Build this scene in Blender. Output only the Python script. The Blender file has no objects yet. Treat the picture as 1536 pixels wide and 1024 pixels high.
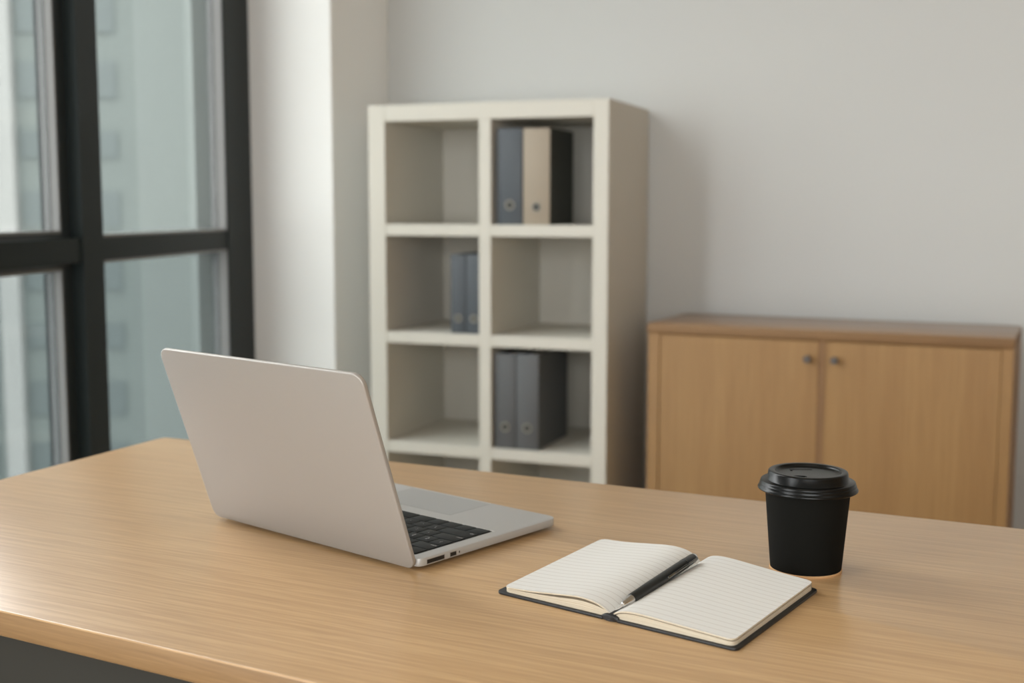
import bpy, bmesh, math, random
from mathutils import Vector, Matrix

random.seed(7)
S = bpy.context.scene
COL = S.collection

# ------------------------------------------------------------------ camera
cam_data = bpy.data.cameras.new('camera')
cam = bpy.data.objects.new('camera', cam_data)
COL.objects.link(cam)
cam_data.sensor_width = 36.0
cam_data.lens = 36.0 * 1833.69 / 1536.0
yaw, pitch, roll = 0.3965, 0.1086, 0.0011
fw = Vector((-math.sin(yaw) * math.cos(pitch), math.cos(yaw) * math.cos(pitch), -math.sin(pitch)))
rt = Vector((math.cos(yaw), math.sin(yaw), 0))
up = rt.cross(fw)
r2 = rt * math.cos(roll) + up * math.sin(roll)
u2 = up * math.cos(roll) - rt * math.sin(roll)
m = Matrix((r2, u2, -fw)).transposed().to_4x4()
m.translation = Vector((0, 0, 1.076))
cam.matrix_world = m
cam_data.clip_start = 0.02
cam_data.clip_end = 500
cam_data.dof.use_dof = True
cam_data.dof.focus_distance = 1.10
cam_data.dof.aperture_fstop = 5.6
S.camera = cam

# ------------------------------------------------------------------ sky, exposure
world = bpy.data.worlds.new('overcast_sky')
S.world = world
world.use_nodes = True
wn = world.node_tree
wn.nodes.clear()
wo = wn.nodes.new('ShaderNodeOutputWorld')
bg = wn.nodes.new('ShaderNodeBackground')
tc = wn.nodes.new('ShaderNodeTexCoord')
sx = wn.nodes.new('ShaderNodeSeparateXYZ')
rp = wn.nodes.new('ShaderNodeValToRGB')
rp.color_ramp.elements[0].position = 0.0
rp.color_ramp.elements[0].color = (0.84, 0.855, 0.86, 1)
rp.color_ramp.elements[1].position = 0.9
rp.color_ramp.elements[1].color = (1.0, 1.02, 1.03, 1)
wn.links.new(tc.outputs['Generated'], sx.inputs[0])
wn.links.new(sx.outputs['Z'], rp.inputs[0])
wn.links.new(rp.outputs[0], bg.inputs['Color'])
bg.inputs['Strength'].default_value = 11.0
wn.links.new(bg.outputs[0], wo.inputs[0])

S.view_settings.view_transform = 'Standard'
S.view_settings.look = 'None'
S.view_settings.exposure = 0.08
S.view_settings.gamma = 1.0
S.view_settings.use_curve_mapping = False
try:
    S.cycles.use_denoising = True
    S.cycles.max_bounces = 12
    S.cycles.diffuse_bounces = 8
    S.cycles.transparent_max_bounces = 16
    S.cycles.sample_clamp_indirect = 8
except Exception:
    pass


def portal(name, centre, inward, w, h):
    """daylight portal filling a window opening (guides sky sampling, emits nothing of its own)"""
    ld = bpy.data.lights.new(name, 'AREA')
    ld.shape = 'RECTANGLE'
    ld.size, ld.size_y = w, h
    ld.cycles.is_portal = True
    o = bpy.data.objects.new(name, ld)
    COL.objects.link(o)
    z = -Vector(inward).normalized()
    y = Vector((0, 0, 1))
    x = y.cross(z)
    mm = Matrix((x, y, z)).transposed().to_4x4()
    mm.translation = Vector(centre)
    o.matrix_world = mm
    return o


# ------------------------------------------------------------------ helpers
def srgb(r, g, b):
    f = lambda c: (c / 255.0) / 12.92 if c / 255.0 <= 0.04045 else ((c / 255.0 + 0.055) / 1.055) ** 2.4
    return (f(r), f(g), f(b), 1.0)


def mat(name, col, rough=0.5, metal=0.0, spec=0.5, bump=0.0, bump_scale=200.0, var=0.0, var_scale=8.0, coat=0.0):
    mt = bpy.data.materials.new(name)
    mt.use_nodes = True
    nt = mt.node_tree
    b = nt.nodes['Principled BSDF']
    b.inputs['Base Color'].default_value = col
    b.inputs['Roughness'].default_value = rough
    b.inputs['Metallic'].default_value = metal
    b.inputs['Specular IOR Level'].default_value = spec
    b.inputs['Coat Weight'].default_value = coat
    t = nt.nodes.new('ShaderNodeTexCoord')
    if var > 0:
        n = nt.nodes.new('ShaderNodeTexNoise')
        n.inputs['Scale'].default_value = var_scale
        n.inputs['Detail'].default_value = 4
        nt.links.new(t.outputs['Object'], n.inputs['Vector'])
        mx = nt.nodes.new('ShaderNodeMix')
        mx.data_type = 'RGBA'
        mx.inputs[6].default_value = tuple(c * (1 - var) for c in col[:3]) + (1,)
        mx.inputs[7].default_value = tuple(min(1, c * (1 + var)) for c in col[:3]) + (1,)
        nt.links.new(n.outputs['Fac'], mx.inputs[0])
        nt.links.new(mx.outputs[2], b.inputs['Base Color'])
    if bump > 0:
        n2 = nt.nodes.new('ShaderNodeTexNoise')
        n2.inputs['Scale'].default_value = bump_scale
        n2.inputs['Detail'].default_value = 3
        nt.links.new(t.outputs['Object'], n2.inputs['Vector'])
        bp = nt.nodes.new('ShaderNodeBump')
        bp.inputs['Strength'].default_value = bump
        bp.inputs['Distance'].default_value = 0.001
        nt.links.new(n2.outputs['Fac'], bp.inputs['Height'])
        nt.links.new(bp.outputs[0], b.inputs['Normal'])
    return mt


def wood(name, dark, mid, light, along='X', rot=0.0, rough=0.4, fine=1.0, coat=0.0, contrast=0.62):
    """straight-grained oak laminate; grain runs along one local axis"""
    mt = bpy.data.materials.new(name)
    mt.use_nodes = True
    nt = mt.node_tree
    L = nt.links.new
    b = nt.nodes['Principled BSDF']
    b.inputs['Roughness'].default_value = rough
    b.inputs['Coat Weight'].default_value = coat
    b.inputs['Coat Roughness'].default_value = 0.25
    t = nt.nodes.new('ShaderNodeTexCoord')
    rotn = nt.nodes.new('ShaderNodeMapping')
    rotn.inputs['Rotation'].default_value = (0, 0, rot)
    L(t.outputs['Object'], rotn.inputs['Vector'])

    def noise(sc_al, sc_ac, detail, dist=0.0, rough_=0.55):
        mp = nt.nodes.new('ShaderNodeMapping')
        sc = {'X': (sc_al, sc_ac, sc_ac), 'Y': (sc_ac, sc_al, sc_ac), 'Z': (sc_ac, sc_ac, sc_al)}[along]
        mp.inputs['Scale'].default_value = sc
        L(rotn.outputs[0], mp.inputs['Vector'])
        n = nt.nodes.new('ShaderNodeTexNoise')
        n.inputs['Scale'].default_value = 1.0
        n.inputs['Detail'].default_value = detail
        n.inputs['Roughness'].default_value = rough_
        n.inputs['Distortion'].default_value = dist
        L(mp.outputs[0], n.inputs['Vector'])
        return n
    n1 = noise(1.1, 16.0, 3, 0.4)
    n2 = noise(5.0 * fine, 230.0 * fine, 4, 0.9, 0.55)
    n3 = noise(22.0 * fine, 620.0 * fine, 2, 0.2)
    r1 = nt.nodes.new('ShaderNodeValToRGB')
    r1.color_ramp.elements[0].position = 0.30
    r1.color_ramp.elements[0].color = mid
    r1.color_ramp.elements[1].position = 0.72
    r1.color_ramp.elements[1].color = light
    L(n1.outputs['Fac'], r1.inputs[0])
    r2_ = nt.nodes.new('ShaderNodeValToRGB')
    r2_.color_ramp.elements[0].position = 0.42
    r2_.color_ramp.elements[0].color = (1, 1, 1, 1)
    r2_.color_ramp.elements[1].position = 0.60
    r2_.color_ramp.elements[1].color = (0, 0, 0, 1)
    L(n2.outputs['Fac'], r2_.inputs[0])
    mth = nt.nodes.new('ShaderNodeMath')
    mth.operation = 'MULTIPLY'
    mth.inputs[1].default_value = contrast
    L(r2_.outputs[0], mth.inputs[0])
    mx = nt.nodes.new('ShaderNodeMix')
    mx.data_type = 'RGBA'
    L(mth.outputs[0], mx.inputs[0])
    L(r1.outputs[0], mx.inputs[6])
    mx.inputs[7].default_value = dark
    mx2 = nt.nodes.new('ShaderNodeMix')
    mx2.data_type = 'RGBA'
    mx2.blend_type = 'MULTIPLY'
    mx2.inputs[0].default_value = 0.22
    L(mx.outputs[2], mx2.inputs[6])
    r3 = nt.nodes.new('ShaderNodeValToRGB')
    r3.color_ramp.elements[0].position = 0.35
    r3.color_ramp.elements[0].color = (0.55, 0.5, 0.45, 1)
    r3.color_ramp.elements[1].position = 0.6
    r3.color_ramp.elements[1].color = (1, 1, 1, 1)
    L(n3.outputs['Fac'], r3.inputs[0])
    L(r3.outputs[0], mx2.inputs[7])
    L(mx2.outputs[2], b.inputs['Base Color'])
    bp = nt.nodes.new('ShaderNodeBump')
    bp.inputs['Strength'].default_value = 0.12
    bp.inputs['Distance'].default_value = 0.0006
    L(n2.outputs['Fac'], bp.inputs['Height'])
    L(bp.outputs[0], b.inputs['Normal'])
    return mt


def glass(name, tint=(0.985, 0.987, 0.985, 1)):
    mt = bpy.data.materials.new(name)
    mt.use_nodes = True
    nt = mt.node_tree
    nt.nodes.clear()
    o = nt.nodes.new('ShaderNodeOutputMaterial')
    tr = nt.nodes.new('ShaderNodeBsdfTransparent')
    tr.inputs[0].default_value = tint
    gl = nt.nodes.new('ShaderNodeBsdfGlossy')
    gl.inputs['Roughness'].default_value = 0.0
    lw = nt.nodes.new('ShaderNodeLayerWeight')       # Schlick reflectance, the same from either side
    lw.inputs['Blend'].default_value = 0.5
    pw = nt.nodes.new('ShaderNodeMath'); pw.operation = 'POWER'; pw.inputs[1].default_value = 5.0
    ma = nt.nodes.new('ShaderNodeMath'); ma.operation = 'MULTIPLY_ADD'; ma.inputs[1].default_value = 0.6; ma.inputs[2].default_value = 0.03
    nt.links.new(lw.outputs['Facing'], pw.inputs[0])
    nt.links.new(pw.outputs[0], ma.inputs[0])
    mx = nt.nodes.new('ShaderNodeMixShader')
    nt.links.new(ma.outputs[0], mx.inputs[0])
    nt.links.new(tr.outputs[0], mx.inputs[1])
    nt.links.new(gl.outputs[0], mx.inputs[2])
    nt.links.new(mx.outputs[0], o.inputs[0])
    return mt


def link(name, bm, material, parent=None, smooth=False, angle=40):
    bmesh.ops.recalc_face_normals(bm, faces=bm.faces[:])
    me = bpy.data.meshes.new(name)
    bm.to_mesh(me)
    bm.free()
    mats = material if isinstance(material, (list, tuple)) else [material]
    for q in mats:
        me.materials.append(q)
    if smooth:
        for p in me.polygons:
            p.use_smooth = True
        try:
            me.set_sharp_from_angle(angle=math.radians(angle))
        except Exception:
            pass
    o = bpy.data.objects.new(name, me)
    COL.objects.link(o)
    if parent is not None:
        o.parent = parent
    return o


def box(bm, x0, x1, y0, y1, z0, z1, bev=0.0, seg=2, mi=0):
    vs = [bm.verts.new((x, y, z)) for x in (x0, x1) for y in (y0, y1) for z in (z0, z1)]
    idx = [(0, 1, 3, 2), (4, 6, 7, 5), (0, 4, 5, 1), (2, 3, 7, 6), (0, 2, 6, 4), (1, 5, 7, 3)]
    fs = [bm.faces.new([vs[i] for i in f]) for f in idx]
    for f in fs:
        f.material_index = mi
    bmesh.ops.recalc_face_normals(bm, faces=fs)
    if bev > 0:
        es = list({e for f in fs for e in f.edges})
        bmesh.ops.bevel(bm, geom=es, offset=bev, segments=seg, profile=0.5, affect='EDGES')
    return bm


def nbox(*a, **k):
    return box(bmesh.new(), *a, **k)


def arc_rect(x0, x1, y0, y1, r, n=8):
    """rounded rectangle outline, counter-clockwise; r = one radius or four (x0y0, x1y0, x1y1, x0y1)"""
    rs = r if isinstance(r, (list, tuple)) else (r,) * 4
    pts = []
    for (cx, cy, a0, q) in ((x0 + rs[0], y0 + rs[0], 180, rs[0]), (x1 - rs[1], y0 + rs[1], 270, rs[1]),
                            (x1 - rs[2], y1 - rs[2], 0, rs[2]), (x0 + rs[3], y1 - rs[3], 90, rs[3])):
        for k in range(n + 1):
            a = math.radians(a0 + 90 * k / n)
            pts.append((cx + q * math.cos(a), cy + q * math.sin(a)))
    return pts


def slab(bm, pts, z0, z1, bev=0.0, seg=3, mi=0, xf=None):
    """extrude an outline; rim edges rounded by insetting rings"""
    n = len(pts)
    rings = []
    if bev > 0:
        prof = [(bev * (1 - math.sin(math.pi / 2 * k / seg)), z0 + bev * (1 - math.cos(math.pi / 2 * k / seg))) for k in range(seg + 1)]
        prof += [(bev * (1 - math.cos(math.pi / 2 * k / seg)), z1 - bev * (1 - math.sin(math.pi / 2 * k / seg))) for k in range(seg + 1)]
    else:
        prof = [(0, z0), (0, z1)]
    nor = []
    for i in range(n):
        a, b, c = pts[i - 1], pts[i], pts[(i + 1) % n]
        d = None
        for (p, q) in ((a, c),):
            dx, dy = q[0] - p[0], q[1] - p[1]
            l = math.hypot(dx, dy) or 1
            d = (dy / l, -dx / l)
        nor.append(d)
    for (ins, z) in prof:
        ring = []
        for (p, d) in zip(pts, nor):
            v = Vector((p[0] - d[0] * ins, p[1] - d[1] * ins, z))
            ring.append(bm.verts.new(xf(v) if xf else v))
        rings.append(ring)
    fs = []
    for a, b in zip(rings[:-1], rings[1:]):
        for i in range(n):
            j = (i + 1) % n
            fs.append(bm.faces.new((a[i], a[j], b[j], b[i])))
    fs.append(bm.faces.new(list(reversed(rings[0]))))
    fs.append(bm.faces.new(rings[-1]))
    for f in fs:
        f.material_index = mi
    return bm


def lathe(bm, prof, n=64, mi=0, centre=(0, 0), cap_first=False, cap_last=False):
    rings = []
    for (r, z) in prof:
        if r < 1e-6:
            rings.append([bm.verts.new((centre[0], centre[1], z))])
        else:
            rings.append([bm.verts.new((centre[0] + r * math.cos(2 * math.pi * k / n), centre[1] + r * math.sin(2 * math.pi * k / n), z)) for k in range(n)])
    for a, b in zip(rings[:-1], rings[1:]):
        for k in range(n):
            j = (k + 1) % n
            if len(a) == 1 and len(b) == 1:
                continue
            if len(a) == 1:
                f = bm.faces.new((a[0], b[j], b[k]))
            elif len(b) == 1:
                f = bm.faces.new((a[k], a[j], b[0]))
            else:
                f = bm.faces.new((a[k], a[j], b[j], b[k]))
            f.material_index = mi
    if cap_first and len(rings[0]) > 1:
        bm.faces.new(list(reversed(rings[0]))).material_index = mi
    if cap_last and len(rings[-1]) > 1:
        bm.faces.new(rings[-1]).material_index = mi
    return bm


def turn(bm, mtx):
    bmesh.ops.transform(bm, matrix=mtx, verts=bm.verts[:])
    return bm


def empty(name, loc, rz=0.0, label=None, cat=None, group=None, kind=None):
    o = bpy.data.objects.new(name, None)
    o.empty_display_size = 0.05
    COL.objects.link(o)
    o.location = loc
    o.rotation_euler = (0, 0, rz)
    tag(o, label, cat, group, kind)
    return o


def tag(o, label=None, cat=None, group=None, kind=None):
    if label:
        o['label'] = label
    if cat:
        o['category'] = cat
    if group:
        o['group'] = group
    if kind:
        o['kind'] = kind
    return o


# ------------------------------------------------------------------ materials
M = {}
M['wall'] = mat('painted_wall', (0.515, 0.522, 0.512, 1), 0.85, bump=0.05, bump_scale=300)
M['column'] = mat('painted_column', (0.80, 0.80, 0.785, 1), 0.85, bump=0.05, bump_scale=300)  # paler than the wall: extra light on the column put into its colour
M['skirting'] = mat('painted_skirting', (0.60, 0.59, 0.57, 1), 0.7)
M['wall_warm'] = mat('warm_beige_wall', (0.48, 0.32, 0.15, 1), 0.85, bump=0.05, bump_scale=300)
M['ceiling'] = mat('white_ceiling', (0.60, 0.55, 0.46, 1), 0.9)
M['floor'] = mat('carpet', (0.30, 0.20, 0.10, 1), 0.95, bump=0.5, bump_scale=500, var=0.12, var_scale=60)
M['frame'] = mat('anthracite_aluminium', (0.010, 0.0155, 0.0155, 1), 0.45, spec=0.2)
M['sash'] = mat('slate_aluminium', (0.022, 0.030, 0.034, 1), 0.4)
M['jamb'] = mat('grey_green_jamb', (0.10, 0.115, 0.11, 1), 0.6)
M['bead'] = mat('pale_spacer_bar', (0.20, 0.20, 0.20, 1), 0.45)
M['glass'] = glass('window_glass')
M['glass_solar'] = glass('solar_control_glass', (0.60, 0.61, 0.60, 1))  # tint added to weaken the daylight through the near window
M['glass_low'] = glass('dark_solar_control_glass', (0.505, 0.525, 0.52, 1))  # lower panes darker still: street-level shade put into the tint
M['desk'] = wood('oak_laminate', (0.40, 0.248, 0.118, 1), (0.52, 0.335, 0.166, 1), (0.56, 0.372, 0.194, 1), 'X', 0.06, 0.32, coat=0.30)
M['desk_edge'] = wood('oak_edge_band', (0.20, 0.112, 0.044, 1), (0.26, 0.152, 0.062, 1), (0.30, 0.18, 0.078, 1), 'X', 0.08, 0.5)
M['cab'] = wood('beech_veneer', (0.225, 0.117, 0.040, 1), (0.28, 0.152, 0.053, 1), (0.33, 0.19, 0.070, 1), 'Z', 0, 0.5, 0.4, contrast=0.25)
M['cab_top'] = wood('beech_veneer_top', (0.225, 0.117, 0.045, 1), (0.275, 0.148, 0.06, 1), (0.32, 0.178, 0.075, 1), 'X', 0, 0.36, 0.4, coat=0.5, contrast=0.25)
M['cab_edge'] = wood('beech_edge_band', (0.17, 0.088, 0.032, 1), (0.20, 0.106, 0.039, 1), (0.23, 0.124, 0.047, 1), 'X', 0, 0.6, 0.4, contrast=0.25)
M['cab_gap'] = wood('beech_strip', (0.18, 0.09, 0.035, 1), (0.22, 0.115, 0.042, 1), (0.25, 0.135, 0.05, 1), 'Z', 0, 0.6, 0.4)
M['shelf'] = mat('white_melamine', (0.57, 0.55, 0.495, 1), 0.7, spec=0.1)
M['panel_grey'] = mat('grey_panel', (0.032, 0.031, 0.026, 1), 0.7, spec=0.2)
M['steel'] = mat('brushed_steel', (0.42, 0.42, 0.42, 1), 0.35, 1.0)
M['ringm'] = mat('dull_bronze_ring', (0.30, 0.28, 0.245, 1), 0.5, 0.6)
M['knob'] = mat('grey_knob', (0.11, 0.10, 0.095, 1), 0.45, 0.5)
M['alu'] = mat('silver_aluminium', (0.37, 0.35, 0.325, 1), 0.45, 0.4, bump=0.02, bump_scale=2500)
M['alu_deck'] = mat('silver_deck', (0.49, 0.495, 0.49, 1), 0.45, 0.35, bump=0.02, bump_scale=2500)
M['alu_pad'] = mat('silver_trackpad', (0.46, 0.47, 0.47, 1), 0.38, 0.5)
M['key'] = mat('black_key', (0.014, 0.016, 0.0155, 1), 0.6, spec=0.25)
M['bright_edge'] = mat('bright_machined_edge', (0.80, 0.80, 0.79, 1), 0.3, 0.3)  # highlight along the deck edges painted as a pale colour
M['groove'] = mat('fine_groove', (0.25, 0.25, 0.245, 1), 0.5)
M['key_white'] = mat('white_legend', (0.8, 0.8, 0.8, 1), 0.6)
M['black'] = mat('black_plastic', (0.008, 0.008, 0.008, 1), 0.5)
M['void'] = mat('dark_opening', (0.0008, 0.0008, 0.0008, 1), 1.0, spec=0.0)
M['screen'] = mat('dark_screen', (0.01, 0.01, 0.012, 1), 0.1)
M['cup'] = mat('black_paper', (0.0045, 0.0045, 0.0035, 1), 0.85, spec=0.12, bump=0.15, bump_scale=1500)
M['lid'] = mat('black_lid_plastic', (0.0035, 0.004, 0.004, 1), 0.27, spec=0.22)
M['kraft'] = mat('kraft_board', (0.55, 0.33, 0.16, 1), 0.8)
M['cover'] = mat('black_leatherette', (0.010, 0.011, 0.012, 1), 0.45, bump=0.15, bump_scale=1800)
M['pen'] = mat('black_pen', (0.012, 0.014, 0.014, 1), 0.28)
M['chrome'] = mat('chrome', (0.75, 0.75, 0.75, 1), 0.18, 1.0)
M['gun'] = mat('gunmetal', (0.20, 0.20, 0.19, 1), 0.25, 1.0)
M['clear'] = mat('translucent_tip', (0.75, 0.74, 0.72, 1), 0.2, 0.4)
M['b_slate'] = mat('slate_blue_board', (0.060, 0.070, 0.082, 1), 0.55)
M['b_grey'] = mat('mid_grey_board', (0.085, 0.088, 0.092, 1), 0.55)
M['b_beige'] = mat('beige_board', (0.30, 0.25, 0.19, 1), 0.6)
M['b_dark'] = mat('charcoal_board', (0.035, 0.037, 0.032, 1), 0.6)
M['paper'] = mat('filing_paper', (0.75, 0.72, 0.66, 1), 0.9)
M['concrete'] = mat('pale_concrete', (0.142, 0.160, 0.154, 1), 0.9, var=0.06, var_scale=0.3)
M['white_fin'] = mat('white_cladding', (0.28, 0.28, 0.272, 1), 0.8)
M['facade_dark'] = mat('grey_green_facade', (0.09, 0.105, 0.10, 1), 0.8, var=0.08, var_scale=0.25)
M['win_far'] = mat('far_window_glass', (0.098, 0.116, 0.116, 1), 0.5)
M['street'] = mat('asphalt', (0.10, 0.105, 0.105, 1), 0.9)


def page_material():
    mt = bpy.data.materials.new('ruled_paper')
    mt.use_nodes = True
    nt = mt.node_tree
    L = nt.links.new
    b = nt.nodes['Principled BSDF']
    b.inputs['Roughness'].default_value = 0.85
    b.inputs['Specular IOR Level'].default_value = 0.2
    uv = nt.nodes.new('ShaderNodeUVMap')
    uv.uv_map = 'page'
    s = nt.nodes.new('ShaderNodeSeparateXYZ')
    L(uv.outputs[0], s.inputs[0])
    d = nt.nodes.new('ShaderNodeMath'); d.operation = 'DIVIDE'; d.inputs[1].default_value = 0.0091
    L(s.outputs['Y'], d.inputs[0])
    f = nt.nodes.new('ShaderNodeMath'); f.operation = 'FRACT'
    L(d.outputs[0], f.inputs[0])
    sb = nt.nodes.new('ShaderNodeMath'); sb.operation = 'SUBTRACT'; sb.inputs[1].default_value = 0.5
    L(f.outputs[0], sb.inputs[0])
    ab = nt.nodes.new('ShaderNodeMath'); ab.operation = 'ABSOLUTE'
    L(sb.outputs[0], ab.inputs[0])
    lt = nt.nodes.new('ShaderNodeMath'); lt.operation = 'LESS_THAN'; lt.inputs[1].default_value = 0.048
    L(ab.outputs[0], lt.inputs[0])
    ml = nt.nodes.new('ShaderNodeMath'); ml.operation = 'MULTIPLY'; ml.inputs[1].default_value = 0.75
    L(lt.outputs[0], ml.inputs[0])
    mx = nt.nodes.new('ShaderNodeMix'); mx.data_type = 'RGBA'
    mx.inputs[6].default_value = (0.69, 0.69, 0.665, 1)
    mx.inputs[7].default_value = (0.50, 0.48, 0.44, 1)
    L(ml.outputs[0], mx.inputs[0])
    L(mx.outputs[2], b.inputs['Base Color'])
    return mt


def page_edge_material():
    """cream paper edges with faint leaf lines stacked in height"""
    mt = bpy.data.materials.new('paper_edges')
    mt.use_nodes = True
    nt = mt.node_tree
    L = nt.links.new
    b = nt.nodes['Principled BSDF']
    b.inputs['Roughness'].default_value = 0.9
    uv = nt.nodes.new('ShaderNodeUVMap')
    uv.uv_map = 'page'
    mp = nt.nodes.new('ShaderNodeMapping')
    mp.inputs['Scale'].default_value = (3.0, 14.0, 1)
    L(uv.outputs[0], mp.inputs[0])
    n = nt.nodes.new('ShaderNodeTexNoise')
    n.inputs['Scale'].default_value = 1.0
    n.inputs['Detail'].default_value = 2
    L(mp.outputs[0], n.inputs['Vector'])
    r = nt.nodes.new('ShaderNodeValToRGB')
    r.color_ramp.elements[0].position = 0.35
    r.color_ramp.elements[0].color = (0.42, 0.33, 0.22, 1)
    r.color_ramp.elements[1].position = 0.6
    r.color_ramp.elements[1].color = (0.62, 0.57, 0.46, 1)
    L(n.outputs['Fac'], r.inputs[0])
    L(r.outputs[0], b.inputs['Base Color'])
    return mt


M['page'] = page_material()
M['page_edge'] = page_edge_material()

# ------------------------------------------------------------------ room shell
XR, YB, YR, HC = 4.2, 3.735, -4.0, 2.85      # right wall, back wall, rear wall, ceiling
COLX, COLY = -2.0196, 3.3612                 # free corner of the column
PW = Vector((-2.3233, 3.3612, 0))            # window wall meets the column here
WD = Vector((0.2673, -0.9636, 0))            # along the window wall, towards the camera
WN = Vector((0.9636, 0.2673, 0))             # into the room
K = PW + WD * 2.4                            # the window wall kinks here and runs on along -Y

plan = [(K.x - 0.11, YR - 0.2), (XR + 0.2, YR - 0.2), (XR + 0.2, YB + 0.2), (-2.36, YB + 0.2), (-2.36, COLY), (PW.x - 0.11, PW.y - 0.02), (K.x - 0.11, K.y - 0.02)]
tag(link('floor', slab(bmesh.new(), plan, -0.2, 0.0), M['floor']), kind='structure')
tag(link('ceiling', slab(bmesh.new(), plan, HC, HC + 0.2), M['ceiling']), kind='structure')
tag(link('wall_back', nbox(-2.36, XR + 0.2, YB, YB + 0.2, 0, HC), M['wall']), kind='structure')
tag(link('wall_right', nbox(XR, XR + 0.2, YR, YB, 0, HC), M['wall_warm']), kind='structure')
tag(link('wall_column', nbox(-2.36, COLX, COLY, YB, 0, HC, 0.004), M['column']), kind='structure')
tag(link('baseboard_back', nbox(COLX, XR, YB - 0.012, YB, 0, 0.07), M['wall']), kind='structure')


def wp(s, n, z):
    """point of the near window wall: s along it, n into the room"""
    q = PW + WD * s + WN * n
    return Vector((q.x, q.y, z))


def wbox(bm, s0, s1, n0, n1, z0, z1):
    a = bmesh.new()
    box(a, s0, s1, n0, n1, z0, z1)
    for v in a.verts:
        v.co = wp(*v.co)
    tmp = bpy.data.meshes.new('t')
    a.to_mesh(tmp)
    a.free()
    bm.from_mesh(tmp)
    bpy.data.meshes.remove(tmp)
    return bm


ZT, ZB = HC, 0.0
RB, RT = 0.950, 1.006                        # transom
SE = 2.30                                    # the near glazing ends here, plaster wall beyond
# window wall: frame with post at the column, mullion, transom, head and foot rails
fr = bmesh.new()
wbox(fr, 0.0, 0.225, -0.05, 0.0, ZB, ZT)                 # post against the column
wbox(fr, 1.068, 1.172, -0.10, 0.0, ZB, ZT)               # mullion
wbox(fr, 1.70, 1.74, -0.10, 0.0, ZB, ZT)                 # second mullion, just outside the picture
wbox(fr, SE, SE + 0.10, -0.10, 0.0, ZB, ZT)              # end post
wbox(fr, 0.225, 1.068, -0.10, -0.004, RB, RT)            # transom
wbox(fr, 1.172, SE, -0.10, -0.004, RB, RT)
wbox(fr, 0.225, SE, -0.10, -0.002, ZB, 0.07)
wbox(fr, 0.225, SE, -0.10, -0.002, ZT - 0.07, ZT)
win1 = tag(link('window_1', fr, M['frame']), kind='structure')
b = bmesh.new()
wbox(b, -0.03, 0.2245, -0.10, -0.05, ZB, ZT)
link('outer_jamb', b, M['jamb'], win1)
panes = [(0.225, 1.068, 0.07, RB, False), (0.225, 1.068, RT, ZT - 0.07, False),
         (1.172, 1.70, 0.07, RB, True), (1.172, 1.70, RT, ZT - 0.07, True),
         (1.74, SE, 0.07, RB, False), (1.74, SE, RT, ZT - 0.07, False)]
for (s0, s1, z0, z1, sash) in panes:
    e = 0.031                                             # recess of the glazing plane
    if sash:
        b = bmesh.new()
        w = 0.042
        wbox(b, s0, s0 + w, -0.075, -0.030, z0, z1)
        wbox(b, s1 - w, s1, -0.075, -0.030, z0, z1)
        wbox(b, s0 + w, s1 - w, -0.075, -0.030, z0, z0 + 0.012)
        wbox(b, s0 + w, s1 - w, -0.075, -0.030, z1 - 0.012, z1)
        link('sash', b, M['sash'], win1)
        s0, s1, z0, z1 = s0 + w, s1 - w, z0 + 0.012, z1 - 0.012
        e = 0.049
    else:
        b = bmesh.new()
        w = 0.002
    # pale spacer bar round the edge of the pane
    b2 = bmesh.new()
    t = 0.006
    wbox(b2, s0, s0 + t, -e - 0.018, -e + (0.027 if not sash else 0.018), z0, z1)
    wbox(b2, s1 - t, s1, -e - 0.018, -e + (0.027 if not sash else 0.018), z0, z1)
    wbox(b2, s0 + t, s1 - t, -e - 0.018, -e + (0.027 if not sash else 0.018), z0, z0 + t)
    wbox(b2, s0 + t, s1 - t, -e - 0.018, -e + (0.027 if not sash else 0.018), z1 - t, z1)
    link('spacer_bar', b2, M['bead'], win1)
    g = bmesh.new()
    wbox(g, s0 + t, s1 - t, -e - 0.004, -e + 0.002, z0 + t, z1 - t)
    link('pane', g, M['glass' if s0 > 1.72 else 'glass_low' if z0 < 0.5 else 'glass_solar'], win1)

# unseen facade beside and behind the camera: pier and glazing sized for the light
XK = K.x
YP = -0.3                                     # the pier ends here
tag(link('wall_left', wbox(box(nbox(XK - 0.2, XK, YP + 0.04, K.y - 0.02, 0, HC), XK - 0.2, XK, YR, -2.34, 0, HC), SE + 0.10, 2.42, -0.2, 0.0, 0, HC), M['wall']), kind='structure')
fr = bmesh.new()
ys = [YP, -1.3, -2.3]
box(fr, XK - 0.10, XK, YP - 0.04, YP + 0.04, 0, HC)
box(fr, XK - 0.10, XK, ys[1] - 0.04, ys[1] + 0.04, 0, HC)
box(fr, XK - 0.10, XK, ys[2] - 0.04, ys[2] + 0.04, 0, HC)
box(fr, XK - 0.10, XK, ys[2], YP - 0.04, 0, 0.07)
box(fr, XK - 0.10, XK, ys[2], YP - 0.04, HC - 0.07, HC)
box(fr, XK - 0.099, XK - 0.004, ys[2], YP - 0.04, RB, RT)
win2 = tag(link('window_2', fr, M['frame']), kind='structure')
for a, b_ in zip(ys[:-1], ys[1:]):
    for (z0, z1) in ((0.07, RB), (RT, HC - 0.07)):
        link('pane', nbox(XK - 0.056, XK - 0.05, b_ + 0.04, a - 0.04, z0, z1), M['glass'], win2)
XP, XQ = -0.35, 3.0                          # unseen rear glazing added for its light, plaster wall either side
tag(link('wall_rear', box(nbox(XQ + 0.04, XR + 0.2, YR - 0.2, YR, 0, HC), XK - 0.2, XP - 0.04, YR - 0.2, YR, 0, HC), M['wall_warm']), kind='structure')
fr = bmesh.new()
xs = [XP, 0.75, 1.85, XQ]
for x in xs:
    box(fr, x - 0.04, x + 0.04, YR - 0.10, YR, 0, HC)
box(fr, XP, XQ, YR - 0.10, YR, 0, 0.07)
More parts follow.
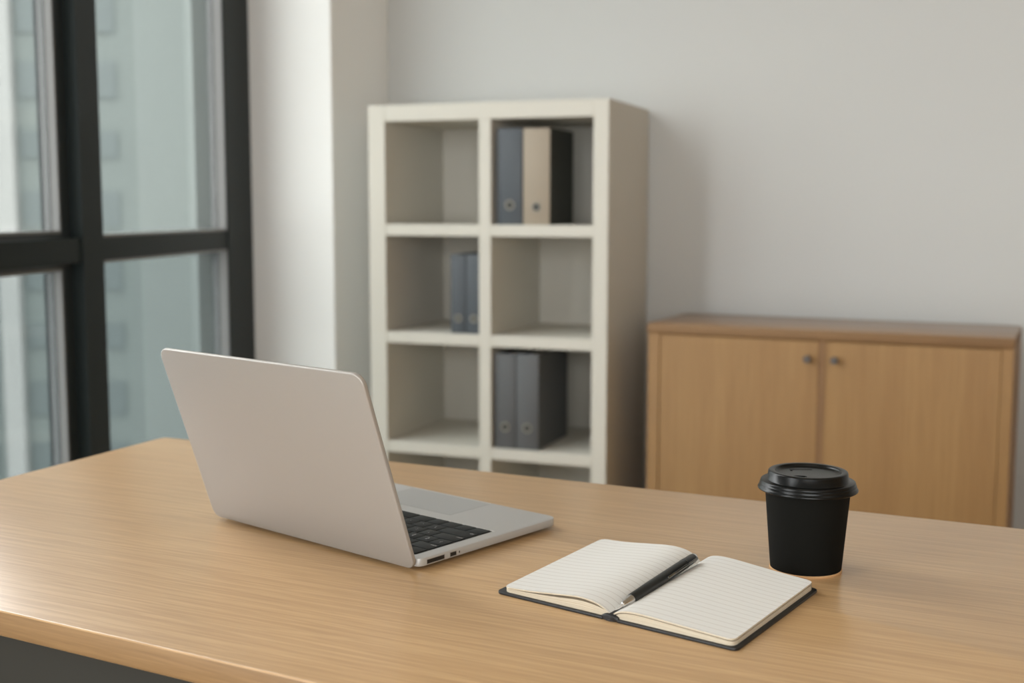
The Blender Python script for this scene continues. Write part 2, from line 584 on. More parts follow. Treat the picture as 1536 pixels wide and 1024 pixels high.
box(fr, XP, XQ, YR - 0.10, YR, HC - 0.07, HC)
box(fr, XP, XQ, YR - 0.099, YR - 0.004, RB, RT)
win3 = tag(link('window_3', fr, M['frame']), kind='structure')
for a, b_ in zip(xs[:-1], xs[1:]):
    for (z0, z1) in ((0.07, RB), (RT, HC - 0.07)):
        link('pane', nbox(a + 0.04, b_ - 0.04, YR - 0.056, YR - 0.05, z0, z1), M['glass'], win3)

c = wp(SE / 2 + 0.05, -0.12, HC / 2)
portal('daylight_portal', c, WN, SE, HC)
portal('daylight_portal', (XK - 0.12, (YP + ys[2]) / 2, HC / 2), (1, 0, 0), YP - ys[2], HC)
portal('daylight_portal', ((XP + XQ) / 2, YR - 0.12, HC / 2), (0, 1, 0), XQ - XP, HC)

# two unseen ceiling panels added as fill light for the desk
FILLM = bpy.data.materials.new('led_diffuser')
FILLM.use_nodes = True
FILLM.node_tree.nodes['Principled BSDF'].inputs['Emission Color'].default_value = (1.0, 0.93, 0.84, 1)
FILLM.node_tree.nodes['Principled BSDF'].inputs['Emission Strength'].default_value = 2.3
for (x, y, lb) in ((-0.25, 0.35, 'flush white LED ceiling panel above the desk'), (1.55, 0.35, 'flush white LED ceiling panel right of the desk')):
    t = empty('ceiling_light', (x, y, HC - 0.02), 0, lb, 'ceiling light', 'LED ceiling panels')
    b = bmesh.new()
    box(b, -0.62, 0.62, -0.32, -0.30, 0, 0.02); box(b, -0.62, 0.62, 0.30, 0.32, 0, 0.02)
    box(b, -0.62, -0.60, -0.30, 0.30, 0, 0.02); box(b, 0.60, 0.62, -0.30, 0.30, 0, 0.02)
    link('frame', b, M['shelf'], t)
    link('diffuser', nbox(-0.60, 0.60, -0.30, 0.30, 0.006, 0.016), FILLM, t)

# ------------------------------------------------------------------ desk
DZ = 0.74
desk = empty('desk', (-0.15, 1.05, 0), 0, 'pale oak office desk with dark grey modesty panel, carrying the laptop', 'desk')


def dl(x, y):
    return (x + 0.15, y - 1.05)


A = Vector((-1.1603, 1.4420))       # far left corner
Bc = Vector((0.95, 1.3198))         # far right
Cc = Vector((0.95, 0.5800))         # near right
Dc = Vector((-1.168, 0.7905))       # near left


def corner(p, a, b, r=0.006, n=4):
    """fillet the corner p between directions to a and b"""
    da, db = (a - p).normalized(), (b - p).normalized()
    p0, p1 = p + da * r, p + db * r
    out = []
    for k in range(n + 1):
        t = k / n
        out.append(((1 - t) ** 2 * p0 + 2 * t * (1 - t) * p + t * t * p1))
    return out


quad = [Dc, Cc, Bc, A]
pts = []
for i, p in enumerate(quad):
    for q in corner(p, quad[i - 1], quad[(i + 1) % 4], 0.012):
        pts.append(dl(q.x, q.y))
bm = slab(bmesh.new(), pts, DZ - 0.0225, DZ, 0.0022, 3)
bm.faces.ensure_lookup_table()
bm.normal_update()
for f in bm.faces:
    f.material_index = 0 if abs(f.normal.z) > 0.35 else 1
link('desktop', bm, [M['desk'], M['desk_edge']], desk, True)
# modesty panel along the near edge
e1 = (Cc - Dc).normalized()
e2 = Vector((-e1.y, e1.x))
bm = bmesh.new()
slab(bm, [dl(*(Dc + e1 * 0.06 + e2 * 0.03)), dl(*(Cc - e1 * 0.06 + e2 * 0.03)), dl(*(Cc - e1 * 0.06 + e2 * 0.048)), dl(*(Dc + e1 * 0.06 + e2 * 0.048))], 0.22, DZ - 0.0225)
link('modesty_panel', bm, M['panel_grey'], desk)
for p in (Dc + Vector((0.09, 0.10)), Cc + Vector((-0.10, 0.11)), Bc + Vector((-0.10, -0.07)), A + Vector((0.09, -0.08))):
    x, y = dl(*p)
    link('leg', nbox(x - 0.025, x + 0.025, y - 0.025, y + 0.025, 0, DZ - 0.0225, 0.003), M['panel_grey'], desk)

# ------------------------------------------------------------------ laptop
# local frame: x = from right-hand hinge corner along the hinge, y = from the hinge to the front edge
LA = 2.8292
lap = empty('laptop', (-0.5079, 0.9812, DZ), 0, 'silver open laptop seen from behind its tilted lid on the oak desk', 'laptop')
HD_ = Vector((math.cos(LA), math.sin(LA), 0))
SD_ = Vector((math.sin(LA), -math.cos(LA), 0))
LW, LD, LT, LL = 0.308, 0.2148, 0.3294, 0.1994
Z0, Z1 = 0.0036, 0.0113


def lx(v):
    v = Vector(v)
    return HD_ * v.x + SD_ * v.y + Vector((0, 0, v.z))


def lapply(bm):
    for v in bm.verts:
        v.co = lx(v.co)
    return bm


bm = slab(bmesh.new(), arc_rect(0.0015, LW - 0.0015, 0.0065, LD, (0.008, 0.008, 0.012, 0.012), 8), Z0, Z1, 0.0006, 2)
base = link('base', lapply(bm), M['alu_deck'], lap, True)
# rubber feet
for (fx, fy) in ((0.03, 0.025), (LW - 0.03, 0.025), (0.03, LD - 0.025), (LW - 0.03, LD - 0.025)):
    bm = lathe(bmesh.new(), [(0, 0.0), (0.006, 0.0), (0.0065, 0.0006), (0.0065, Z0 + 0.0003), (0, Z0 + 0.0003)], 24, centre=(fx, fy))
    link('rubber_foot', lapply(bm), M['black'], base, True)
# keyboard well and keys
KX0, KX1, KY0, KY1 = 0.0165, LW - 0.0165, 0.0165, 0.1256
bm = slab(bmesh.new(), arc_rect(KX0 - 0.0008, KX1 + 0.0008, KY0 - 0.0008, KY1 + 0.0008, 0.0022, 5), Z1 - 0.0006, Z1 + 0.00012)
kb = link('keyboard', lapply(bm), M['black'], lap)
rows = [
    ([1.5] + [1.0] * 12 + [1.0], ['esc', 'F1', 'F2', 'F3', 'F4', 'F5', 'F6', 'F7', 'F8', 'F9', 'F10', 'F11', 'F12', '']),
    ([1.0] * 13 + [1.5], list('`1234567890-=') + ['delete']),
    ([1.5] + [1.0] * 13, ['tab'] + list('QWERTYUIOP[]\\')),
    ([1.75] + [1.0] * 11 + [1.75], ['caps'] + list("ASDFGHJKL;'") + ['return']),
    ([2.25] + [1.0] * 10 + [2.25], ['shift'] + list('ZXCVBNM,./') + ['shift']),
    ([1.0, 1.0, 1.0, 1.25, 5.0, 1.25, 1.0, 1.0, 1.0, 1.0], ['fn', '', '', '', '', '', '', '', '', '']),
]
pitch_y = (KY1 - KY0) / 6
unit = (KX1 - KX0) / 14.5


def text_bm(txt, size):
    cu = bpy.data.curves.new('t', 'FONT')
    cu.body = txt
    cu.size = size
    cu.align_x = 'CENTER'
    cu.align_y = 'CENTER'
    cu.resolution_u = 2
    ob = bpy.data.objects.new('t', cu)
    COL.objects.link(ob)
    me = bpy.data.meshes.new_from_object(ob)
    bpy.data.objects.remove(ob)
    bpy.data.curves.remove(cu)
    return me


for ri, (ws, names) in enumerate(rows):
    y0 = KY0 + ri * pitch_y
    tot = sum(ws)
    x = KX1                                # the user's left is the far end of the local x axis
    for w, nm in zip(ws, names):
        ww = w * unit * 14.5 / tot
        xa, xb = x - ww + 0.00065, x - 0.00065
        ya, yb = y0 + 0.00065, y0 + pitch_y - 0.00065
        bm = slab(bmesh.new(), arc_rect(xa, xb, ya, yb, 0.0016, 3), Z1, Z1 + 0.0010, 0.0003, 2)
        if nm:
            big = len(nm) == 1
            me = text_bm(nm, 0.0058 if big else 0.0030)
            tb = bmesh.new()
            tb.from_mesh(me)
            bpy.data.meshes.remove(me)
            cx, cy = ((xa + xb) / 2, (ya + yb) / 2)
            if nm in ('tab', 'caps', 'shift', 'fn') and w != 2.25 or (nm == 'shift' and x > 0.2):
                cx = xb - 0.0055
            elif nm in ('delete', 'return', 'shift'):
                cx = xa + 0.0055
            if not big:
                cy = yb - 0.0042
            for v in tb.verts:             # the writing reads from the front edge of the deck
                v.co = Vector((cx - v.co.x, cy - v.co.y, Z1 + 0.00106))
            for f in tb.faces:
                f.material_index = 1
            me2 = bpy.data.meshes.new('t2')
            tb.to_mesh(me2)
            tb.free()
            bm.from_mesh(me2)
            bpy.data.meshes.remove(me2)
        link('key', lapply(bm), [M['key'], M['key_white']], kb, True, 30)
        x -= ww
# trackpad
bm = slab(bmesh.new(), arc_rect(0.0945, 0.2135, 0.1465, 0.2115, 0.003, 4), Z1 - 0.0006, Z1 + 0.00010)
link('trackpad', lapply(bm), M['alu_pad'], lap)
bm = bmesh.new()
for (xa, xb, ya, yb) in ((0.0941, 0.2139, 0.1461, 0.1465), (0.0941, 0.0945, 0.1465, 0.2115), (0.2135, 0.2139, 0.1465, 0.2115)):
    box(bm, xa, xb, ya, yb, Z1 - 0.0006, Z1 + 0.00006)
link('trackpad_groove', lapply(bm), M['groove'], lap)
link('trackpad_lip', lapply(nbox(0.0945, 0.2135, 0.2115, 0.2124, Z1 - 0.0006, Z1 + 0.00012)), M['bright_edge'], lap)  # pale strip painted as the highlight in front of the trackpad
link('keyboard_lip', lapply(nbox(KX0 - 0.002, KX1 + 0.002, KY1 + 0.0008, KY1 + 0.0020, Z1 - 0.0006, Z1 + 0.00025)), M['bright_edge'], lap)  # pale strip painted as the highlight on the keyboard recess edge
# ports in the right-hand flank
for nm, ya, yb, za, zb in (('card_slot', 0.0175, 0.0408, 0.0050, 0.0088), ('display_port', 0.0490, 0.0572, 0.0050, 0.0087), ('status_light', 0.0612, 0.0624, 0.0060, 0.0080)):
    b = nbox(0.00135, 0.004, ya, yb, za, zb)
    o = link(nm, lapply(b), M['black'], base)
    o['label'] = 'black opening in the silver flank'
    if nm != 'status_light':
        b = bmesh.new()
        box(b, 0.00125, 0.004, ya - 0.0006, ya, za - 0.0006, zb + 0.0006)
        box(b, 0.00125, 0.004, yb, yb + 0.0006, za - 0.0006, zb + 0.0006)
        box(b, 0.00125, 0.004, ya, yb, za - 0.0006, za)
        box(b, 0.00125, 0.004, ya, yb, zb, zb + 0.0006)
        link('port_rim', lapply(b), M['alu'], o)

# lid: rises from the hinge, leaning back over the desk
LV = Vector((0, -math.sin(LT), math.cos(LT)))       # up the lid, in local x/y/z
LN = Vector((0, math.cos(LT), math.sin(LT)))        # towards the screen side


def lid_xf(v):
    q = Vector((v.x, 0, 0.003)) + LV * v.y + LN * v.z
    return lx(q)


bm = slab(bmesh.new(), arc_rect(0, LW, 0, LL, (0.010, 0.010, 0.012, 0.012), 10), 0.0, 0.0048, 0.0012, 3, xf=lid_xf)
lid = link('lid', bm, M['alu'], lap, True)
bm = slab(bmesh.new(), arc_rect(0.004, LW - 0.004, 0.010, LL - 0.004, 0.008, 6), 0.0047, 0.0051, xf=lid_xf)
link('screen', bm, M['screen'], lid)
bm = bmesh.new()
n = 20
ring = []
for xe in (0.03, LW - 0.03):
    ring.append([bm.verts.new(lx((xe, 0.0066 + 0.0022 * math.cos(2 * math.pi * k / n), 0.0080 + 0.0032 * math.sin(2 * math.pi * k / n)))) for k in range(n)])
for k in range(n):
    bm.faces.new((ring[0][k], ring[0][(k + 1) % n], ring[1][(k + 1) % n], ring[1][k]))
bm.faces.new(ring[0]); bm.faces.new(ring[1])
link('hinge', bm, M['black'], lap, True)

# ------------------------------------------------------------------ notebook
NO = Vector((-0.3009, 0.9257, DZ))
N1 = Vector((math.cos(-0.259), math.sin(-0.259), 0))
N2 = Vector((math.cos(1.3794), math.sin(1.3794), 0))
nb = empty('notebook', NO, 0, 'black open notebook with cream ruled pages on the desk, a pen in its gutter', 'notebook')
CT = 0.0026


def nx(v):
    return N1 * v[0] + N2 * v[1] + Vector((0, 0, v[2]))


NW, NH = 0.1165, 0.180
bm = bmesh.new()
slab(bm, arc_rect(-NW - 0.002, -0.007, 0, NH, (0.006, 0.0005, 0.0005, 0.006), 6), 0.0, CT, 0.0009, 2, xf=nx)
slab(bm, arc_rect(0.007, NW - 0.001, 0, NH, (0.0005, 0.006, 0.006, 0.0005), 6), 0.0, CT, 0.0009, 2, xf=nx)
cov = link('cover', bm, M['cover'], nb, True)
# spine: half-round bar between the boards
bm = bmesh.new()
n = 16
rg = []
for (v, sc) in ((-0.0004, 0.8), (0.0006, 1.0), (NH - 0.0006, 1.0), (NH + 0.0004, 0.8)):
    rg.append([bm.verts.new(nx((0.0082 * sc * math.cos(2 * math.pi * k / n), v, max(0.0, 0.0027 + 0.0033 * sc * math.sin(2 * math.pi * k / n))))) for k in range(n)])
for a, b in zip(rg[:-1], rg[1:]):
    for k in range(n):
        bm.faces.new((a[k], a[(k + 1) % n], b[(k + 1) % n], b[k]))
bm.faces.new(rg[0]); bm.faces.new(rg[-1])
link('spine', bm, M['cover'], nb, True)


def smooth_profile(xs, ys, n=40):
    """Catmull-Rom through the knots, sampled on n steps of x"""
    out = []
    m_ = len(xs)
    for q in range(n + 1):
        x = xs[0] + (xs[-1] - xs[0]) * q / n
        i = min(max(k for k in range(m_) if xs[k] <= x + 1e-12), m_ - 2)
        h = xs[i + 1] - xs[i]
        t = (x - xs[i]) / h

        def tan(k):
            if k == 0:
                return (ys[1] - ys[0]) / (xs[1] - xs[0])
            if k == m_ - 1:
                return (ys[-1] - ys[-2]) / (xs[-1] - xs[-2])
            return (ys[k + 1] - ys[k - 1]) / (xs[k + 1] - xs[k - 1])
        m0, m1 = tan(i) * h, tan(i + 1) * h
        y = (2 * t**3 - 3 * t**2 + 1) * ys[i] + (t**3 - 2 * t**2 + t) * m0 + (-2 * t**3 + 3 * t**2) * ys[i + 1] + (t**3 - t**2) * m1
        out.append((x, y))
    return out


def leaf(name, side, near, far, near_lo, far_lo, v0, v1, uo, ruled=True):
    """a block of leaves: knots (u, z) of the top and bottom profile at the near and far end"""
    nv = 24
    def sp_(kn):
        return [(side * a, b) for a, b in smooth_profile([abs(k[0]) for k in kn], [k[1] for k in kn])]
    tn, tf, bn, bf = sp_(near), sp_(far), sp_(near_lo), sp_(far_lo)
    bm = bmesh.new()
    uvl = bm.loops.layers.uv.new('page')
    nu = len(tn) - 1
    rcor = 0.006
    top, bot = [], []
    for j in range(nv + 1):
        w = j / nv
        # denser rows at the ends make the rounded outer corners
        w = 0.5 - 0.5 * math.cos(math.pi * w)
        v = v0 + (v1 - v0) * w
        rt_, rb_ = [], []
        d = min(v - v0, v1 - v)
        cut = rcor - math.sqrt(max(0, rcor**2 - (rcor - d)**2)) if d < rcor else 0.0
        for i in range(nu + 1):
            uu = tn[i][0] + (tf[i][0] - tn[i][0]) * w
            zz = tn[i][1] + (tf[i][1] - tn[i][1]) * w
            zb = bn[i][1] + (bf[i][1] - bn[i][1]) * w
            lim = uo - cut
            if abs(uu) > lim:
                uu = side * lim
            rt_.append(bm.verts.new(nx((uu, v, zz))))
            rb_.append(bm.verts.new(nx((uu, v, zb))))
        top.append((rt_, v)); bot.append((rb_, v))

    def quad(vs, uvs, mi):
        try:
            f = bm.faces.new(vs)
        except ValueError:
            return
        f.material_index = mi
        f.smooth = True
        for l, q in zip(f.loops, uvs):
            l[uvl].uv = q
    for j in range(nv):
        (a, va), (b, vb) = top[j], top[j + 1]
        (c_, _), (d_, _) = bot[j], bot[j + 1]
        for i in range(nu):
            u_a, u_b = tn[i][0], tn[i + 1][0]
            quad((a[i], a[i + 1], b[i + 1], b[i]), ((u_a, va), (u_b, va), (u_b, vb), (u_a, vb)), 0)
            quad((c_[i], d_[i], d_[i + 1], c_[i + 1]), ((u_a, 0), (u_a, 0), (u_b, 0), (u_b, 0)), 1)
        for i in (0, nu):
            quad((a[i], b[i], d_[i], c_[i]), ((va * 1, 1), (vb, 1), (vb, 0), (va, 0)), 1)
    for (tr, br) in ((top[0][0], bot[0][0]), (top[-1][0], bot[-1][0])):
        for i in range(nu):
            quad((tr[i], tr[i + 1], br[i + 1], br[i]), ((tn[i][0], 1), (tn[i + 1][0], 1), (tn[i + 1][0], 0), (tn[i][0], 0)), 1)
    bmesh.ops.remove_doubles(bm, verts=bm.verts[:], dist=1e-6)
    return link(name, bm, [M['page'] if ruled else M['page_edge'], M['page_edge']], nb, True, 35)


PO = NW - 0.005
flat = lambda s: [(s * 0.0012, CT + 0.0004), (s * 0.05, CT), (s * PO, CT)]


def prof(s, zs):
    us = (0.0010, 0.004, 0.010, 0.020, 0.034, 0.055, 0.085, PO)
    return [(s * u_, z_) for u_, z_ in zip(us, zs)]


lo_n = prof(-1, (0.0050, 0.0066, 0.0085, 0.0100, 0.0104, 0.0086, 0.0066, 0.0056))
lo_f = prof(-1, (0.0060, 0.0082, 0.0110, 0.0130, 0.0132, 0.0112, 0.0092, 0.0086))
up_n = prof(-1, (0.0056, 0.0078, 0.0108, 0.0132, 0.0138, 0.0118, 0.0086, 0.0070))
up_f = prof(-1, (0.0066, 0.0094, 0.0132, 0.0160, 0.0166, 0.0146, 0.0114, 0.0102))
gap_n = [(u_, z_ - 0.0012) for u_, z_ in up_n]
gap_f = [(u_, z_ - 0.0012) for u_, z_ in up_f]
gap_n[0] = (up_n[0][0], up_n[0][1] - 0.0003); gap_f[0] = (up_f[0][0], up_f[0][1] - 0.0003)
base_l = prof(-1, (CT + 0.0012,) + (CT,) * 7)
o = leaf('page_block', -1, lo_n, lo_f, base_l, base_l, 0.003, NH - 0.003, PO, False)
o = leaf('page', -1, up_n, up_f, gap_n, gap_f, 0.0025, NH - 0.003, PO)
r_n = prof(1, (0.0050, 0.0074, 0.0098, 0.0112, 0.0112, 0.0104, 0.0092, 0.0082))
r_f = prof(1, (0.0064, 0.0104, 0.0140, 0.0156, 0.0152, 0.0134, 0.0108, 0.0092))
rlo_n = [(u_, z_ - 0.0014) for u_, z_ in r_n]
rlo_f = [(u_, z_ - 0.0014) for u_, z_ in r_f]
rb_n = [(u_, z_ - 0.0022) for u_, z_ in r_n]
rb_f = [(u_, z_ - 0.0022) for u_, z_ in r_f]
base_r = prof(1, (CT + 0.0006,) + (CT,) * 7)
leaf('page_block', 1, rb_n, rb_f, base_r, base_r, 0.003, NH - 0.003, PO, False)
leaf('page', 1, r_n, r_f, rlo_n, rlo_f, 0.0025, NH - 0.003, PO)

# ------------------------------------------------------------------ pen in the gutter
tipw = nx((0.0036, 0.004, 0.0095)) + NO
endw = nx((0.0056, 0.1490, 0.0187)) + NO
d = (endw - tipw)
plen = d.length
pen = empty('pen', tipw, 0, 'black ballpoint pen with silver tip lying along the notebook gutter', 'pen')
pm = d.to_track_quat('Z', 'Y').to_matrix().to_4x4()


def pl(name, prof_, material, n=32):
    bm = lathe(bmesh.new(), prof_, n)
    turn(bm, pm)
    return link(name, bm, material, pen, True, 35)


R = 0.0046
pl('barrel', [(0, 0.026), (R * 0.92, 0.026), (R, 0.028), (R * 1.06, 0.06), (R * 1.04, 0.11), (R * 0.95, plen - 0.004), (R * 0.9, plen - 0.0028), (0, plen - 0.0028)], M['pen'])
pl('tip_cone', [(0, 0.0115), (0.0016, 0.0115), (0.0022, 0.0125), (0.0030, 0.018), (R * 0.9, 0.0255), (R * 0.9, 0.0262), (0, 0.0262)], M['chrome'])
pl('nib', [(0, 0.0), (0.0004, 0.0002), (0.0011, 0.004), (0.0015, 0.0116), (0, 0.0116)], M['clear'])
pl('end_cap', [(0, plen - 0.003), (R * 0.86, plen - 0.003), (R * 0.86, plen - 0.0006), (R * 0.78, plen), (0, plen)], M['chrome'])
bm = nbox(-0.0011, 0.0011, -0.0009, 0.0005, plen - 0.062, plen - 0.004, 0.0004)
for v in bm.verts:
    # clip on the right-hand side of the barrel
    v.co = Vector((v.co.x, v.co.y, v.co.z))
side = (Vector((N1.x, N1.y, 0.25))).normalized()
inv = pm.inverted()
ls = (inv.to_3x3() @ side); ls.z = 0; ls.normalize()
ang = math.atan2(ls.y, ls.x)
turn(bm, Matrix.Translation(ls * (R * 1.14)) @ Matrix.Rotation(ang + math.pi / 2, 4, 'Z'))
turn(bm, pm)
link('clip', bm, M['gun'], pen, True)
bm = lathe(bmesh.new(), [(R * 1.055, plen - 0.0215), (R * 1.075, plen - 0.0215), (R * 1.075, plen - 0.0205), (R * 1.055, plen - 0.0205)], 32)
turn(bm, pm)
link('ring', bm, M['gun'], pen, True)

# ------------------------------------------------------------------ coffee cup
cup = empty('coffee_cup', (-0.1774, 1.1377, DZ), 0, 'black takeaway paper coffee cup with matching lid on the desk', 'cup')
body = [(0.0, 0.0030), (0.0310, 0.0030), (0.0312, 0.0), (0.0324, 0.0), (0.0326, 0.0022)]
bm = lathe(bmesh.new(), [(0.0, 0.0040), (0.0315, 0.0040), (0.0327, 0.0022), (0.0392, 0.0800), (0.0398, 0.0812), (0.0392, 0.0822), (0.0382, 0.0815), (0.0378, 0.0795), (0.0312, 0.0052), (0.0, 0.0052)], 72)
link('body', bm, M['cup'], cup, True, 50)
bm = lathe(bmesh.new(), [(0.0310, 0.0040), (0.0308, 0.0), (0.0330, 0.0), (0.0334, 0.0008), (0.0334, 0.0020), (0.0327, 0.0024)], 72)
link('base_rim', bm, M['kraft'], cup, True, 50)
lidp = [(0.0396, 0.0775), (0.0448, 0.0762), (0.0457, 0.0768), (0.0458, 0.0776), (0.0448, 0.0792), (0.0441, 0.0800), (0.0443, 0.0810), (0.0440, 0.0818),
        (0.0434, 0.0822), (0.0434, 0.0836), (0.0430, 0.0846), (0.0422, 0.0850), (0.0376, 0.0850), (0.0371, 0.0854), (0.0364, 0.0925), (0.0358, 0.0936),
        (0.0350, 0.0940), (0.0312, 0.0940), (0.0302, 0.0936), (0.0298, 0.0930), (0.0294, 0.0922), (0.0289, 0.0919), (0.0285, 0.0917), (0.0282, 0.0914), (0.0270, 0.0912), (0.0, 0.0912)]
bm = lathe(bmesh.new(), lidp, 96)
clid = link('lid', bm, M['lid'], cup, True, 60)
# sip hole towards the camera and the raised rest beside it
cdir = Vector((0.20, -0.98, 0)).normalized()
cright = Vector((0.92, 0.386, 0))
hc = -cright * 0.0120 + Vector((0.385, -0.92, 0)) * 0.0152
bm = bmesh.new()
n = 28
rr = [bm.verts.new(hc + cright * (0.0072 * math.cos(2 * math.pi * k / n)) + Vector((0.386, -0.92, 0)) * (0.0038 * math.sin(2 * math.pi * k / n)) + Vector((0, 0, 0.0914))) for k in range(n)]
lo = [bm.verts.new(v.co - Vector((0, 0, 0.0004))) for v in rr]
bm.faces.new(rr)
bm.faces.new(lo)
for k in range(n):
    bm.faces.new((rr[k], rr[(k + 1) % n], lo[(k + 1) % n], lo[k]))
link('sip_hole', bm, M['void'], clid)
bm = nbox(-0.0105, 0.0105, -0.0018, 0.0018, 0.0909, 0.0915, 0.0002)
ro = Matrix.Translation(Vector((-0.386, 0.92, 0)) * 0.0165 - cright * 0.003) @ Matrix.Rotation(0.3965, 4, 'Z')
turn(bm, ro)
link('raised_bar', bm, M['lid'], clid, True)
bm = lathe(bmesh.new(), [(0, 0.0909), (0.0012, 0.0909), (0.0011, 0.0917), (0.0006, 0.0920), (0, 0.0920)], 16, centre=(-0.0165, 0.0065))
link('vent_bump', bm, M['lid'], clid, True)

# ------------------------------------------------------------------ bookcase
BK = (-1.8362, 3.2638, 0)
BYA = 0.032
bc = empty('bookcase', BK, BYA, 'white open cube bookcase of two columns standing by the column', 'bookcase')
BT = 1.3806
BW, BD = 0.7525, 0.435
b = bmesh.new()
box(b, 0, 0.0555, 0, BD, 0, BT, 0.0012, 1)
link('side_panel', b, M['shelf'], bc)
link('side_panel', nbox(0.7070, BW, 0, BD, 0, BT, 0.0012, 1), M['shelf'], bc)
link('top_panel', nbox(0.0555, 0.7070, 0.0003, BD, BT - 0.0485, BT, 0.0012, 1), M['shelf'], bc)
link('bottom_panel', nbox(0.0555, 0.7070, 0.0003, BD, 0.0, 0.05, 0.0012, 1), M['shelf'], bc)
link('divider', nbox(0.3593, 0.3970, 0.0006, BD - 0.006, 0.05, BT - 0.0485, 0.0012, 1), M['shelf'], bc)
link('back_panel', nbox(0.0555, 0.7070, BD - 0.006, BD, 0.05, BT - 0.0485), M['shelf'], bc)
shelf_top = []
for pp in (0.3382, 0.6624, 0.9992):
    z1 = BT - 0.0485 - pp + 0.034
    shelf_top.append(z1)
    link('shelf', nbox(0.0555, 0.3593, 0.0009, BD - 0.006, z1 - 0.034, z1, 0.0012, 1), M['shelf'], bc)
    link('shelf', nbox(0.3970, 0.7070, 0.0009, BD - 0.006, z1 - 0.034, z1, 0.0012, 1), M['shelf'], bc)


def binder(u0, u1, z0, h, depth, v0, ring_z, case, spine, label, group):
    """lever-arch file: two boards, a spine with finger ring, and the filed paper between them"""
    ca, sa = math.cos(BYA), math.sin(BYA)
    x, y = BK[0] + ca * u0 - sa * v0, BK[1] + sa * u0 + ca * v0
    t = empty('ring_binder', (x, y, z0), BYA, label, 'binder', group)
    w = u1 - u0
    link('cover', nbox(0.0, 0.003, 0.002, depth, 0, h, 0.001, 1), case, t)
    link('cover', nbox(w - 0.003, w, 0.002, depth, 0, h, 0.001, 1), case, t)
    sp = link('spine', nbox(0.0005, w - 0.0005, 0.0, 0.003, 0.0002, h - 0.0002, 0.0014, 2), spine, t, True)
    link('paper', nbox(0.004, w - 0.004, 0.006, depth - 0.012, 0.008, h - 0.012), M['paper'], t)
    # finger ring
    bm = bmesh.new()
    prof_ = []
    r0, r1 = min(0.0125, w * 0.2), 0.0022
    n, k2 = 32, 10
    rings = []
    for k in range(n):
        a = 2 * math.pi * k / n
        rings.append([bm.verts.new(((r0 + r1 * math.cos(2 * math.pi * q / k2)) * math.cos(a) + w / 2, -0.0008 + r1 * 0.8 * math.sin(2 * math.pi * q / k2), (r0 + r1 * math.cos(2 * math.pi * q / k2)) * math.sin(a) + ring_z - z0)) for q in range(k2)])
    for k in range(n):
        for q in range(k2):
            bm.faces.new((rings[k][q], rings[(k + 1) % n][q], rings[(k + 1) % n][(q + 1) % k2], rings[k][(q + 1) % k2]))
    link('finger_ring', bm, M['ringm'], sp, True)
    bm = bmesh.new()
    lo_ = [bm.verts.new((w / 2 + (r0 - 0.001) * math.cos(2 * math.pi * k / n), -0.0004, ring_z - z0 + (r0 - 0.001) * math.sin(2 * math.pi * k / n))) for k in range(n)]
    hi_ = [bm.verts.new((v.co.x, 0.001, v.co.z)) for v in lo_]
    bm.faces.new(lo_); bm.faces.new(hi_)
    for k in range(n):
        bm.faces.new((lo_[k], lo_[(k + 1) % n], hi_[(k + 1) % n], hi_[k]))
    link('finger_hole', bm, M['b_dark'], sp)
    return t


s1, s2, s3 = shelf_top
G = 'ring binders on the white bookcase'
binder(0.4135, 0.4900, s1, 0.277, 0.27, 0.012, 1.085, M['b_slate'], M['b_slate'], 'slate blue ring binder beside the beige-spined binder on the top right shelf', G)
binder(0.4925, 0.5745, s1, 0.276, 0.215, 0.012, 1.079, M['b_dark'], M['b_beige'], 'ring binder with a beige spine and dark cover on the top right shelf', G)
binder(0.2600, 0.3085, s2, 0.236, 0.20, 0.020, 0.749, M['b_slate'], M['b_slate'], 'slim blue-grey ring binder on the left middle shelf, further from the divider', G)
binder(0.3100, 0.3585, s2, 0.236, 0.20, 0.020, 0.749, M['b_slate'], M['b_slate'], 'slim blue-grey ring binder pressed against the divider on the left middle shelf', G)
binder(0.4050, 0.4705, s3, 0.283, 0.27, 0.012, 0.432, M['b_grey'], M['b_grey'], 'grey ring binder nearer the divider on the lower right shelf', G)
binder(0.4720, 0.5425, s3, 0.285, 0.27, 0.012, 0.432, M['b_grey'], M['b_grey'], 'grey ring binder with its side showing on the lower right shelf', G)

# ------------------------------------------------------------------ cabinet
CB = empty('cabinet', (-0.9757, 3.3303, 0), -0.0381, 'low beech cabinet with two doors against the back wall', 'cabinet')
CW, CD, CZ = 0.9627, 0.3715, 0.7534
bm = nbox(-0.002, CW + 0.001, -0.004, CD, CZ - 0.0276, CZ, 0.0015, 2)
bm.normal_update()
for f in bm.faces:
    f.material_index = 0 if abs(f.normal.z) > 0.5 else 1
link('top_panel', bm, [M['cab_top'], M['cab_edge']], CB, True)
b = bmesh.new()
box(b, 0, 0.0345, 0, CD, 0.0, CZ - 0.0276, 0.001, 1)
link('side_panel', b, M['cab'], CB)
link('side_panel', nbox(CW - 0.0285, CW, 0, CD, 0.0, CZ - 0.0276, 0.001, 1), M['cab'], CB)
link('back_panel', nbox(0.0345, CW - 0.0285, CD - 0.008, CD, 0.06, CZ - 0.0276), M['cab'], CB)
link('plinth', nbox(0.0345, CW - 0.0285, 0.02, 0.035, 0.0, 0.06), M['cab_gap'], CB)
link('bottom_panel', nbox(0.0345, CW - 0.0285, 0.022, CD - 0.008, 0.06, 0.08), M['cab'], CB)
link('centre_strip', nbox(0.4788, 0.4977, 0.0008, 0.03, 0.08, CZ - 0.0276), M['cab_gap'], CB)
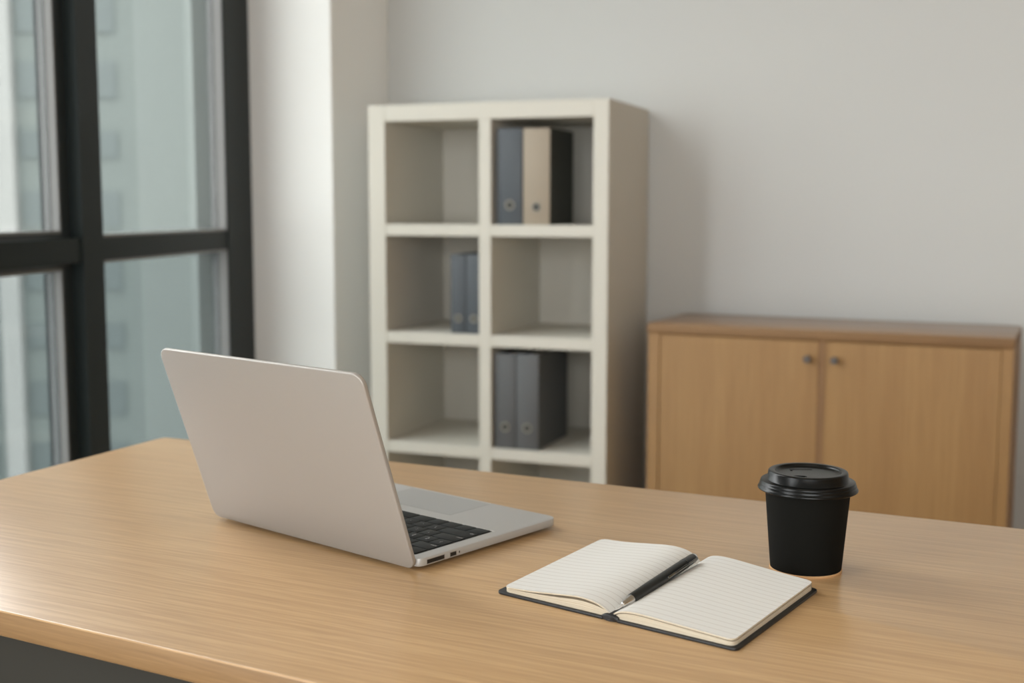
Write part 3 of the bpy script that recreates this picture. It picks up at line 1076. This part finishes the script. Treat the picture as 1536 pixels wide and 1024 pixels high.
for (u0, u1, ku) in ((0.0360, 0.4785, 0.4518), (0.4980, 0.9332, 0.5231)):
    dr = link('door', nbox(u0, u1, 0.0005, 0.019, 0.064, CZ - 0.0300, 0.0012, 1), M['cab'], CB)
    bm = lathe(bmesh.new(), [(0, 0.024), (0.0085, 0.0235), (0.0105, 0.021), (0.0105, 0.017), (0.008, 0.0145), (0.0055, 0.012), (0.0055, -0.002), (0, -0.002)], 24)
    turn(bm, Matrix.Translation((ku, 0.0, 0.6755)) @ Matrix.Rotation(math.pi / 2, 4, 'X'))
    link('knob', bm, M['knob'], dr, True)

# ------------------------------------------------------------------ outside: towers across the street
tag(link('street', nbox(-140, 60, -120, 140, -26.2, -26), M['street']), kind='structure')


def cam_ground(px, dist):
    """plan position seen along one picture column at a given distance"""
    dd = Vector((fw.x, fw.y, 0)).normalized()
    ll = Vector((rt.x, rt.y, 0))
    return dd * dist + ll * ((px - 768) / 1833.69 * dist)


def tower(label, px0, px1, dist, depth, z1, bays, floor_h, facade, fin_cols, win_w, z_off):
    p0, p1 = cam_ground(px0, dist), cam_ground(px1, dist)
    w = (p1 - p0).length
    rz = math.atan2(p1.y - p0.y, p1.x - p0.x)
    t = empty('office_tower', (p0.x, p0.y, -26), rz, label, 'building')
    H_ = z1 + 26
    link('facade', nbox(0, w, 0, depth, 0, H_), facade, t)
    link('roof', nbox(-0.2, w + 0.2, -0.2, depth + 0.2, H_, H_ + 0.6), M['white_fin'], t)
    for (a, b_) in fin_cols:
        link('pilaster', nbox(a, b_, -0.35, 0.05, 0, H_), M['white_fin'], t)
    return t, w


tA, wA = tower('pale concrete tower with small dark windows, filling the window panes', -210, 287, 60, 20, 45, None, 3.1, M['concrete'], [], 0.8, 0)


def ax(px):
    return (px + 210) / 497 * wA


for (a, b_) in ((5, 33), (-95, -70)):
    link('pilaster', nbox(ax(a), ax(b_), -0.5, 0.05, 0, 71), M['white_fin'], tA)
for (pa, pb) in ((158, 184), (40, 70), (-60, -15), (-140, -105)):
    for k in range(12):
        zc = 26 + 1.2 + 12.2 - k * 3.1
        h = 1.75 if k % 3 else 1.3
        wob = link('window', nbox(ax(pa), ax(pb), -0.08, 0.05, zc - h / 2, zc + h / 2), M['win_far'], tA)
tB, wB = tower('grey-green tower standing behind the right edge of the pale tower', 266, 420, 86, 18, 40, None, 3.2, M['facade_dark'], [], 1, 0)
for k in range(10):
    zc = 26 + 13 - k * 3.2
    link('window', nbox(2.0, 2.9, -0.06, 0.05, zc - 0.8, zc + 0.8), M['win_far'], tB)
